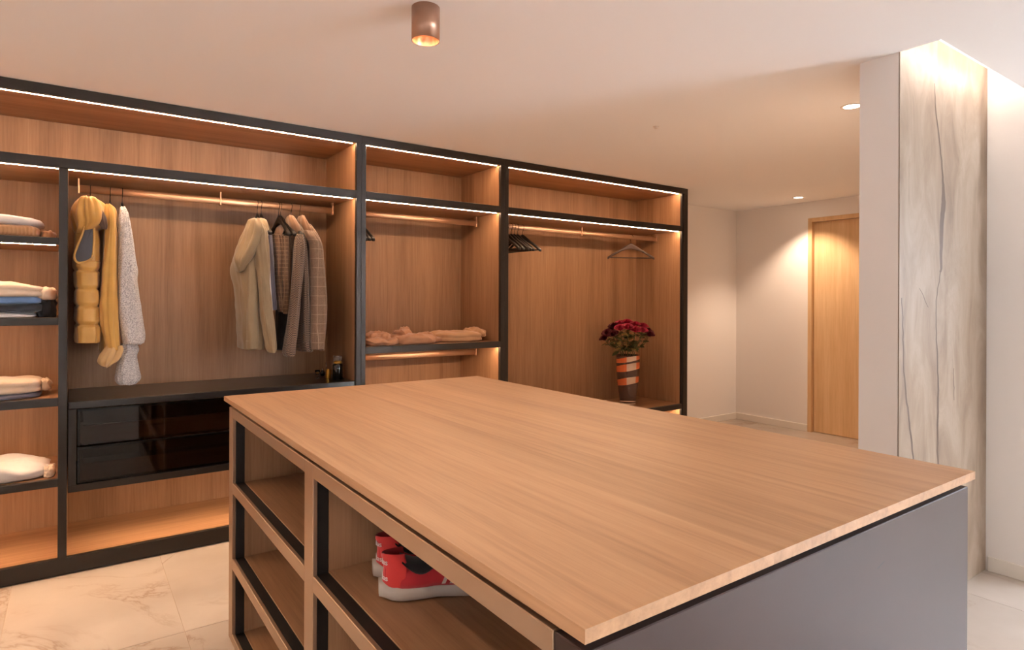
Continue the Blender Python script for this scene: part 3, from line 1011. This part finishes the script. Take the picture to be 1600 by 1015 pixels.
# ------------------------------------------------------------------ folded clothes
def folded(parent, name, mat, x0, x1, y0, y1, z0, h, layers=2, seed=0.0, bulge=0.01, wr=0.006, taper=0.0, e=5.0, rib=0.0):
    n = 360 if rib else 72
    cx, cy, hx, hy = (x0 + x1) / 2, (y0 + y1) / 2, (x1 - x0) / 2, (y1 - y0) / 2

    def ring(sc, z, t):
        out = []
        for j in range(n):
            f = 2 * PI * (j + 0.5) / n
            c, s_ = math.cos(f), math.sin(f)
            k = (abs(c) ** e + abs(s_) ** e) ** (-1 / e)
            x, y = c * k * sc, s_ * k * sc
            d = wr * noise.noise(Vector((x * 2.3 + seed, y * 2.3 + 5, z * 14 + t * 2)))
            rb = rib * math.sin(x * hx * 420) * (1 if sc > 0.9 else 0.3)
            u = (x + 1) / 2
            zz = z0 + (z - z0) * (1 - taper * max(0.0, u - 0.35))
            zz += (bulge * noise.noise(Vector((x * 1.7 + seed, y * 1.7, 1.0))) + wr * 0.7 * noise.noise(Vector((x * 4 + seed, y * 4, 2.0)))) * t
            out.append((cx + x * hx + d, cy + y * hy + d - rb, max(zz, z0 + 0.0004)))
        return out
    rs = []
    m = 6 * layers
    for i in range(m + 1):
        t = i / m
        gq = abs(math.sin(PI * layers * t)) ** 0.5
        ed = 1 - 0.10 * max(0, 0.12 - min(t, 1 - t)) / 0.12
        rs.append(ring((0.955 + 0.045 * gq) * ed, z0 + h * t, t))
    for sc in (0.8, 0.6, 0.38, 0.16, 0.02):
        rs.append(ring(sc, z0 + h + bulge * (1 - sc) * 0.7, 1.0))
    return MB().rings(rs).build(name, mat, parent)


def pile(name, label, cat, parts, group):
    t = thing(name, label, cat, group)
    for p in parts:
        folded(t, *p[:2], *p[2:8], **p[8])
    return t


YA, YZ = D + 0.035, D + 0.38
SG = 'folded clothes in the shelf column'
pile('folded_knit', 'ribbed tan knit folded under the white shirt on the lit shelf', 'knitwear',
     [('fold', 'tan_knit', -0.62, -0.135, YA, YZ, 1.656, 0.066, dict(layers=1, seed=1, rib=0.0032, taper=0.25)),
      ('sleeve', 'tan_knit', -0.132, -0.075, YA + 0.03, YA + 0.22, 1.656, 0.036, dict(layers=1, seed=2, e=2.4, wr=0.008))], SG)
pile('folded_shirt', 'white shirt folded on the ribbed tan knit', 'shirt',
     [('fold', 'white_cloth', -0.60, -0.122, YA + 0.003, YZ - 0.02, 1.716, 0.064, dict(layers=1, seed=3, taper=0.95, bulge=0.012, e=4))], SG)
pile('folded_tee', 'white garment at the bottom of the denim and sweater stack', 'shirt',
     [('fold', 'white_cloth', -0.60, -0.150, YA, YZ, 1.265, 0.026, dict(layers=1, seed=4, taper=0.3))], SG)
pile('folded_black_top', 'black top drooping out of the stack under the blue denim', 'top',
     [('fold', 'black_cloth', -0.58, -0.118, YA + 0.012, YZ - 0.01, 1.290, 0.042, dict(layers=1, seed=5, bulge=0.006)),
      ('sleeve', 'black_cloth', -0.150, -0.072, YA + 0.06, YA + 0.28, 1.265, 0.085, dict(layers=1, seed=6, e=2.6, wr=0.012))], SG)
pile('folded_jeans', 'light blue denim folded under the cream sweater', 'jeans',
     [('fold', 'blue_denim', -0.57, -0.125, YA + 0.006, YZ - 0.02, 1.331, 0.040, dict(layers=1, seed=7, taper=0.2, bulge=0.008))], SG)
pile('folded_sweater', 'cream sweater on top of the denim stack', 'sweater',
     [('fold', 'cream_cloth', -0.58, -0.095, YA - 0.002, YZ - 0.02, 1.366, 0.070, dict(layers=2, seed=8, taper=0.45, bulge=0.02, wr=0.009, e=3.5)),
      ('sleeve', 'cream_cloth', -0.150, -0.072, YA + 0.03, YA + 0.25, 1.352, 0.058, dict(layers=1, seed=9, e=2.4, wr=0.010))], SG)
pile('folded_slate_top', 'thin slate grey garment under the beige trousers', 'top',
     [('fold', 'slate_cloth', -0.60, -0.130, YA, YZ, 0.872, 0.024, dict(layers=1, seed=10))], SG)
pile('folded_trousers', 'beige trousers folded on the thin slate garment', 'trousers',
     [('fold', 'stone_cotton', -0.60, -0.128, YA + 0.004, YZ - 0.03, 0.896, 0.066, dict(layers=2, seed=11, bulge=0.012, taper=0.15, wr=0.008)),
      ('cuff', 'stone_cotton', -0.140, -0.092, YA + 0.09, YA + 0.24, 0.897, 0.046, dict(layers=1, seed=12, e=2.4, wr=0.010))], SG)
pile('folded_white_top', 'crumpled white garment alone on the lowest shelf of the column', 'top',
     [('fold', 'white_cloth', -0.60, -0.090, YA - 0.004, YZ - 0.04, 0.476, 0.080, dict(layers=1, seed=13, bulge=0.036, taper=0.35, wr=0.014, e=3.6)),
      ('cuff', 'cream_cloth', -0.118, -0.073, YA + 0.006, YA + 0.12, 0.476, 0.048, dict(layers=3, seed=14, e=3, wr=0.006))], SG)
MG = 'folded clothes on the shelf of the middle wardrobe unit'
pile('folded_tee', 'clay coloured garment folded at the left end of the middle shelf', 'shirt',
     [('fold', 'clay_cotton', 1.545, 1.800, 3.80, 4.05, 1.057, 0.042, dict(layers=1, seed=15, bulge=0.022, wr=0.018, e=3)),
      ('sleeve', 'clay_cotton', 1.60, 1.76, 3.86, 4.03, 1.090, 0.040, dict(layers=1, seed=16, bulge=0.02, wr=0.016, e=2.4))], MG)
pile('folded_tee', 'clay coloured shirt with raised collar in the middle of the shelf', 'shirt',
     [('fold', 'clay_cotton', 1.765, 2.085, 3.79, 4.08, 1.057, 0.058, dict(layers=1, seed=17, bulge=0.022, wr=0.016, e=3, taper=0.25)),
      ('collar', 'clay_cotton', 1.80, 1.95, 3.90, 4.03, 1.108, 0.030, dict(layers=1, seed=18, bulge=0.03, wr=0.02, e=2.2)),
      ('sleeve', 'clay_cotton', 2.03, 2.19, 3.90, 4.12, 1.058, 0.046, dict(layers=1, seed=19, bulge=0.02, wr=0.016, e=2.4))], MG)
pile('folded_trousers', 'sand coloured trousers folded at the right end of the middle shelf', 'trousers',
     [('fold', 'sand_cotton', 2.14, 2.49, 3.84, 4.16, 1.057, 0.068, dict(layers=2, seed=20, bulge=0.01, wr=0.008, e=4)),
      ('cuff', 'sand_cotton', 2.44, 2.525, 3.86, 4.14, 1.085, 0.052, dict(layers=1, seed=21, bulge=0.02, wr=0.012, e=2.6))], MG)

# ------------------------------------------------------------------ bottles on the drawer cabinet
ZB = 0.846


def on_top(px, py):
    return atz(px, py, ZB)


c = on_top(527.5, 592)
mpp = 0.0041
t = thing('perfume_bottle', 'tall black bottle with a gold neck on the dark drawer cabinet', 'bottle', None, c)
MB().lathe([(0.0001, 0), (0.030, 0), (0.033, 0.003), (0.033, 0.092), (0.028, 0.102), (0.0001, 0.103)], n=28).build('body', 'dark_glass', t)
MB().lathe([(0.022, 0.100), (0.027, 0.103), (0.027, 0.112), (0.020, 0.120), (0.014, 0.121)], n=28).build('neck', 'gold', t)
MB().lathe([(0.0001, 0.120), (0.024, 0.121), (0.026, 0.127), (0.026, 0.146), (0.022, 0.152), (0.0001, 0.153)], n=28).build('stopper', 'clear_glass', t)
MB().lathe([(0.0225, 0.1465), (0.0275, 0.147), (0.0275, 0.151), (0.0225, 0.1515)], n=28).build('cap_ring', 'chrome', t)
c = on_top(513, 591)
t = thing('gold_jar', 'small gold jar with a slim spoon beside the black bottle', 'jar', None, c)
MB().lathe([(0.0001, 0), (0.016, 0), (0.0175, 0.003), (0.0175, 0.058), (0.0160, 0.060), (0.0150, 0.058), (0.0145, 0.01), (0.0001, 0.009)], n=24).build('body', 'gold', t)
MB().tube([(0.004, 0, 0.012), (-0.012, 0.0, 0.075), (-0.016, 0, 0.104)], [0.0018, 0.0018, 0.0035], 8).build('spoon', 'chrome', t)
c = on_top(504, 587)
t = thing('dark_flacon', 'tiny dark round flacon between the gold jar and the glass goblet', 'bottle', None, c)
MB().lathe([(0.0001, 0), (0.010, 0), (0.016, 0.012), (0.016, 0.024), (0.009, 0.036), (0.005, 0.040)], n=20).build('body', 'dark_glass', t)
MB().lathe([(0.0055, 0.038), (0.0062, 0.040), (0.0062, 0.050), (0.0001, 0.051)], n=16).build('cap', 'chrome', t)
c = on_top(496, 591)
t = thing('glass_goblet', 'tiny clear glass goblet left of the dark flacon', 'goblet', None, c)
MB().lathe([(0.0001, 0), (0.013, 0), (0.013, 0.002), (0.003, 0.006), (0.003, 0.020), (0.011, 0.026), (0.016, 0.038), (0.0165, 0.054), (0.0155, 0.054), (0.0145, 0.038), (0.009, 0.028), (0.0001, 0.026)], n=24).build('bowl', 'clear_glass', t)
MB().lathe([(0.0001, 0.0285), (0.008, 0.0295), (0.0135, 0.038), (0.0135, 0.040), (0.0001, 0.040)], n=20).build('beads', 'gold', t)

# ------------------------------------------------------------------ vase and roses
VZ = 0.4095
vc = at(981, 600, 4.03)
VC = Vector((vc.x, 4.03, VZ))
va = thing('vase', 'tall tapered glass vase with orange and white bands on brown', 'vase', None, VC)
VP = [(0.066, 0.0), (0.072, 0.004), (0.076, 0.05), (0.088, 0.13), (0.100, 0.24), (0.106, 0.34), (0.107, 0.42), (0.107, 0.452)]


def vr(z):
    for (r0, z0), (r1, z1) in zip(VP[:-1], VP[1:]):
        if z0 <= z <= z1:
            return r0 + (r1 - r0) * (z - z0) / (z1 - z0)
    return VP[-1][0]


vb = MB().lathe([(0.0001, 0.0), *VP, (0.103, 0.452), *[(r - 0.005, z) for r, z in reversed(VP[2:-1])], (0.06, 0.035), (0.0001, 0.033)], n=40)
vb.build('body', 'brown_glass', va)


def band(mat, a0, a1, zf, hf):
    m = MB()
    n = 22
    vs = []
    for i in range(n + 1):
        a = math.radians(a0 + (a1 - a0) * i / n)
        z, h_ = zf(a), hf(a)
        for zz in (z - h_, z, z + h_):
            zz = min(max(zz, 0.002), 0.4515)
            r = vr(zz) + 0.0012
            vs.append((r * math.cos(a), r * math.sin(a), zz))
    fs = []
    for i in range(n):
        for q in (0, 1):
            fs.append((3 * i + q, 3 * i + 3 + q, 3 * i + 4 + q, 3 * i + 1 + q))
    m.add(vs, fs, True)
    return m.build('band', mat, va)


# the side that faces the room is about -134 degrees
F0 = -134
for zc, hh, ph in ((0.418, 0.020, 0.0), (0.343, 0.030, 0.4), (0.215, 0.029, 1.1)):
    zf = lambda a, zc=zc, ph=ph: zc + 0.020 * math.sin(a - math.radians(F0) + ph * 0.4)
    hf = lambda a, hh=hh: hh * (1 + 0.12 * math.sin(2 * a))
    band('vase_orange', F0 - 120, F0 - 8, zf, hf)
    band('vase_white', F0 - 8, F0 + 42, zf, hf)
    band('vase_orange', F0 + 42, F0 + 130, zf, hf)
    band('vase_white', F0 + 130, F0 + 240, zf, hf)
band('vase_white', 0, 360, lambda a: 0.034 + 0.003 * math.sin(a * 2), lambda a: 0.005)
band('vase_white', 0, 360, lambda a: 0.012, lambda a: 0.007)


def petal(m, a, r0, z0, wid, hgt, lean, curl):
    vs = []
    for i in range(5):
        v_ = i / 4
        for j in range(5):
            u = j / 4 - 0.5
            ww = wid * math.sin(PI * (0.22 + 0.68 * v_)) ** 0.8
            aa = a + u * ww / max(r0, 0.006)
            aa = a + max(-1.6, min(1.6, aa - a))
            rr_ = r0 + lean * v_ ** 1.6 + curl * max(0, v_ - 0.7) * 3 * 0.3 - 0.004 * abs(u)
            vs.append((rr_ * math.cos(aa), rr_ * math.sin(aa), z0 + hgt * (v_ - 0.12 * (2 * u) ** 2 * v_)))
    fs = [(i * 5 + j, i * 5 + j + 1, i * 5 + j + 6, i * 5 + j + 5) for i in range(4) for j in range(4)]
    m.add(vs, fs, True)


rose_m = MB()
for lay, (cnt, r0, hgt, lean, z0) in enumerate(((3, 0.006, 0.046, 0.004, 0.004), (4, 0.011, 0.044, 0.009, 0.002), (5, 0.016, 0.041, 0.018, 0.0), (6, 0.020, 0.036, 0.030, -0.003), (6, 0.022, 0.028, 0.040, -0.006))):
    for i in range(cnt):
        petal(rose_m, 2 * PI * i / cnt + lay * 0.7, r0, z0 - 0.01, 0.030 + 0.006 * lay, hgt, lean, 0.01)
rose_m.lathe([(0.0001, -0.016), (0.012, -0.012), (0.018, -0.004)], n=10)
ROSE = {}
for k in ('rose_pink', 'rose_maroon'):
    ROSE[k] = rose_m.mesh('bloom')
    ROSE[k].materials.append(MATS[k])
leaf_m = MB()
lv = []
for i in range(6):
    v_ = i / 5
    ww = 0.017 * math.sin(PI * min(1, v_ * 0.93 + 0.05)) ** 0.8
    zc = -0.010 * v_ * v_
    lv += [(0.058 * v_, -ww, zc + 0.004), (0.058 * v_, 0, zc), (0.058 * v_, ww, zc + 0.004)]
leaf_m.add(lv, [(3 * i + q, 3 * i + 3 + q, 3 * i + 4 + q, 3 * i + 1 + q) for i in range(5) for q in (0, 1)], True)
LEAF = {}
for k in ('leaf_green', 'leaf_olive'):
    LEAF[k] = leaf_m.mesh('leaf')
    LEAF[k].materials.append(MATS[k])
rnd = random.Random(11)
BC = Vector((VC.x, VC.y, VZ + 0.452))           # middle of the vase mouth


def rose(dx, dy, z, kind, place):
    """dx, dy: offset across and along the view, z above the vase mouth"""
    vx = Vector((0.70, -0.71, 0)); vy = Vector((-0.71, -0.70, 0))
    tip = BC + vx * dx + vy * dy + Vector((0, 0, z))
    foot = BC + vx * dx * 0.10 + vy * dy * 0.10 + Vector((0, 0, -0.30))
    neck = BC + vx * dx * 0.30 + vy * dy * 0.30 + Vector((0, 0, 0.012))
    lab = ('crimson pink' if kind == 'rose_pink' else 'dark maroon') + ' rose, ' + place + ' from the left in the banded vase'
    t = thing('rose', lab, 'rose', 'pink roses in the vase' if kind == 'rose_pink' else 'maroon roses in the vase', foot)
    ax = (tip - neck).normalized()
    mid = neck.lerp(tip, 0.5) + Vector((dx * 0.12 * 0.7, -dx * 0.12 * 0.7, 0.0))
    pts = [Vector(q) for q in catmull([tuple(foot), tuple(neck), tuple(mid), tuple(tip)], 4)]
    MB().tube([p - foot for p in pts], 0.0028, 5).build('stem', 'stem_green', t)
    f = link('bloom', ROSE[kind], t, tip - foot)
    f.rotation_mode = 'QUATERNION'
    f.rotation_quaternion = (ax * 0.75 + Vector((0, 0, 0.55)) + vy * 0.32).to_track_quat('Z', 'Y')
    f.scale = [rnd.uniform(0.76, 0.92)] * 3
    for i in range(9):
        k = 'leaf_olive' if rnd.random() < 0.3 else 'leaf_green'
        p = neck.lerp(tip, 0.12 + 0.78 * rnd.random()) - foot
        l = link('leaf', LEAF[k], t, p)
        l.rotation_euler = (rnd.uniform(-0.7, 0.7), rnd.uniform(-0.7, 0.5), rnd.uniform(0, 2 * PI))
        l.scale = [rnd.uniform(0.8, 1.35)] * 3


BLOOMS = sorted(((-0.215, 0.00, 0.150, 1), (-0.190, 0.09, 0.205, 1), (-0.135, 0.13, 0.195, 1), (-0.130, 0.00, 0.262, 1), (-0.155, -0.10, 0.225, 1),
                     (-0.070, 0.10, 0.250, 0), (-0.075, -0.02, 0.285, 0), (-0.005, 0.12, 0.258, 0), (-0.010, 0.02, 0.298, 0), (0.010, -0.10, 0.285, 0),
                     (0.065, 0.13, 0.235, 0), (0.065, 0.03, 0.280, 0), (0.130, 0.10, 0.232, 0), (0.135, -0.02, 0.262, 0), (0.190, 0.05, 0.195, 1), (0.185, -0.07, 0.215, 1)))
ORD = ('first', 'second', 'third', 'fourth', 'fifth', 'sixth', 'seventh', 'eighth', 'ninth', 'tenth', 'eleventh', 'twelfth', 'thirteenth', 'fourteenth', 'fifteenth', 'sixteenth')
for (dx, dy, z, k), place in zip(BLOOMS, ORD):
    rose(dx, dy, z, 'rose_maroon' if k else 'rose_pink', place)


# ------------------------------------------------------------------ running shoes
def shoe(name, label, loc, ang, double):
    t = thing(name, label, 'shoe', 'red running shoes in the island', loc, ang)
    L = 0.285

    def hw(u):                                   # half width along the length
        return catmull([(0.015,), (0.034,), (0.037,), (0.034,), (0.040,), (0.049,), (0.046,), (0.022,)], 8)[min(56, int(u * 56))][0]

    def ring(u, z, s_=1.0):
        x = -0.006 + u * L
        return x, hw(u) * s_, z
    # sole: horizontal rings of the foot outline
    def outline(z, grow, lift):
        pts = []
        n = 22
        for i in range(n + 1):
            u = i / n
            x, h_, _ = ring(u, z)
            x -= 0.010 * max(0, 1 - u * 5)
            pts.append((x, -(h_ + grow), z + lift(u)))
        for i in range(n, -1, -1):
            u = i / n
            x, h_, _ = ring(u, z)
            x -= 0.010 * max(0, 1 - u * 5)
            pts.append((x, h_ + grow, z + lift(u)))
        return pts
    lf = lambda u: 0.016 * max(0, u - 0.72) ** 2 * 12 + 0.10 * max(0, 0.10 - u)
    tl = lambda u: lf(u) + 0.010 * max(0, 0.35 - u)
    MB().rings([outline(0.0005, -0.006, lf), outline(0.006, 0.003, lf), outline(0.018, 0.006, tl), outline(0.030, 0.004, tl), outline(0.034, -0.002, tl)]).build('sole', 'shoe_sole', t)
    # upper: cross sections along the length
    hs = catmull([(0.088,), (0.086,), (0.078,), (0.082,), (0.080,), (0.066,), (0.052,), (0.040,)], 8)
    rs = []
    for i in range(29):
        u = 0.012 + 0.955 * i / 28
        x, h_, _ = ring(u, 0)
        zt = hs[min(56, int(u * 56))][0]
        zb = 0.030 + lf(u)
        sec = []
        for j in range(17):
            f = PI * j / 16
            c, s_ = math.cos(f), math.sin(f)
            yy = math.copysign(abs(c) ** 0.62, c) * (h_ + 0.001)
            sec.append((x, -yy * (1 - 0.30 * s_ ** 3), zb + (zt - zb + 0.004) * abs(s_) ** 0.75))
        rs.append(sec)
    MB().rings(rs).build('upper', 'shoe_red', t)
    # black padded collar
    rs = []
    for i in range(13):
        u = 0.15 + 0.34 * i / 12
        x, h_, _ = ring(u, 0)
        dip = math.sin(PI * i / 12)
        sec = []
        for j in range(13):
            f = PI * j / 12
            c, s_ = math.cos(f), math.sin(f)
            sec.append((x, -math.copysign(abs(c) ** 0.62, c) * (h_ * 0.97 + 0.002) * (1 - 0.22 * s_ ** 3), 0.094 - 0.030 * dip * (1 - s_ * 0.6) + 0.006 * s_))
        rs.append(sec)
    MB().rings(rs).build('collar', 'shoe_black', t)
    # heel counter and pull tab
    rs = []
    for z, g, dx in ((0.036, 0.003, 0.0), (0.055, 0.0035, 0.002), (0.075, 0.003, 0.004), (0.090, 0.001, 0.001), (0.104, -0.002, -0.006), (0.112, -0.006, -0.010)):
        sec = []
        for j in range(13):
            f = -PI / 2 + PI * j / 12
            hx, hy = 0.052, 0.031 + g
            sec.append((0.046 - hx * math.cos(f) + dx - g, hy * math.sin(f), z))
        rs.append(sec)
    m = MB().rings(rs, closed=False, cap=(False, False))
    m.build('heel_counter', 'shoe_coral', t)
    MB().rings([[(p[0] + 0.003, p[1] * 0.9, p[2]) for p in r_] for r_ in rs], closed=False, cap=(False, False)).build('heel_lining', 'shoe_red', t)
    # lettering on the heel, bent round the counter
    cu = bpy.data.curves.new('heel_lettering', 'FONT')
    cu.body = 'adidas'
    cu.size = 0.019
    cu.align_x = 'CENTER'
    cu.extrude = 0.0004
    tmp = bpy.data.objects.new('tmp_text', cu)
    COL.objects.link(tmp)
    bpy.context.view_layer.update()
    me0 = bpy.data.meshes.new_from_object(tmp.evaluated_get(bpy.context.evaluated_depsgraph_get()))
    bpy.data.objects.remove(tmp)
    for zc, hx0 in ((0.050, 0.0055), (0.088, 0.0035)):
        me = me0.copy()
        me.name = 'heel_lettering'
        for v_ in me.vertices:
            a = v_.co.x * 1.0 / 0.034
            z = zc + v_.co.y
            v_.co = (0.046 - (0.0545 + v_.co.z - 0.0005) * math.cos(a) + (0.001 if zc < 0.07 else 0.0005) - 0.001, -(0.0355 + v_.co.z) * math.sin(a), z)
        me.materials.append(MATS['white_cloth'])
        link('heel_lettering', me, t)
    # three slanted stripes on each side
    for k in range(3):
        for sy in (-1, 1):
            m = MB()
            vs = []
            for i in range(5):
                q = i / 4
                z = 0.036 + 0.034 * q
                for e_ in (0, 0.009):
                    x = 0.132 + 0.019 * k + 0.016 * q + e_
                    u = (x + 0.006) / L
                    h_ = hw(u)
                    zt, zb = hs[min(56, int(u * 56))][0] + 0.004, 0.030 + lf(u)
                    s_ = min(1, max(0, (z - zb) / (zt - zb))) ** (1 / 0.75)
                    c = math.sqrt(max(0, 1 - s_ * s_))
                    vs.append((x, sy * (c ** 0.62 * (h_ + 0.001) * (1 - 0.30 * s_ ** 3) + 0.0012), z))
            m.add(vs, [(2 * i, 2 * i + 1, 2 * i + 3, 2 * i + 2) for i in range(4)], True)
            m.build('stripe', 'shoe_sole', t)
    # laces over the tongue
    for k in range(5):
        u = 0.50 + 0.055 * k
        x, h_, _ = ring(u, 0)
        zt = hs[min(56, int(u * 56))][0] + 0.006
        MB().tube([(x - 0.004, -h_ * 0.5, zt - 0.010), (x, -h_ * 0.2, zt - 0.001), (x, h_ * 0.2, zt - 0.001), (x + 0.004, h_ * 0.5, zt - 0.010)], 0.003, 6).build('lace', 'shoe_black', t)
    return t


ZS = 0.6305
shoe('running_shoe', 'nearer red running shoe with white sole and slanted side stripes', (0.624, 1.412, ZS), math.radians(-20), False)
shoe('running_shoe', 'farther red running shoe showing its lettered heel', (0.656, 1.525, ZS), math.radians(-16), True)
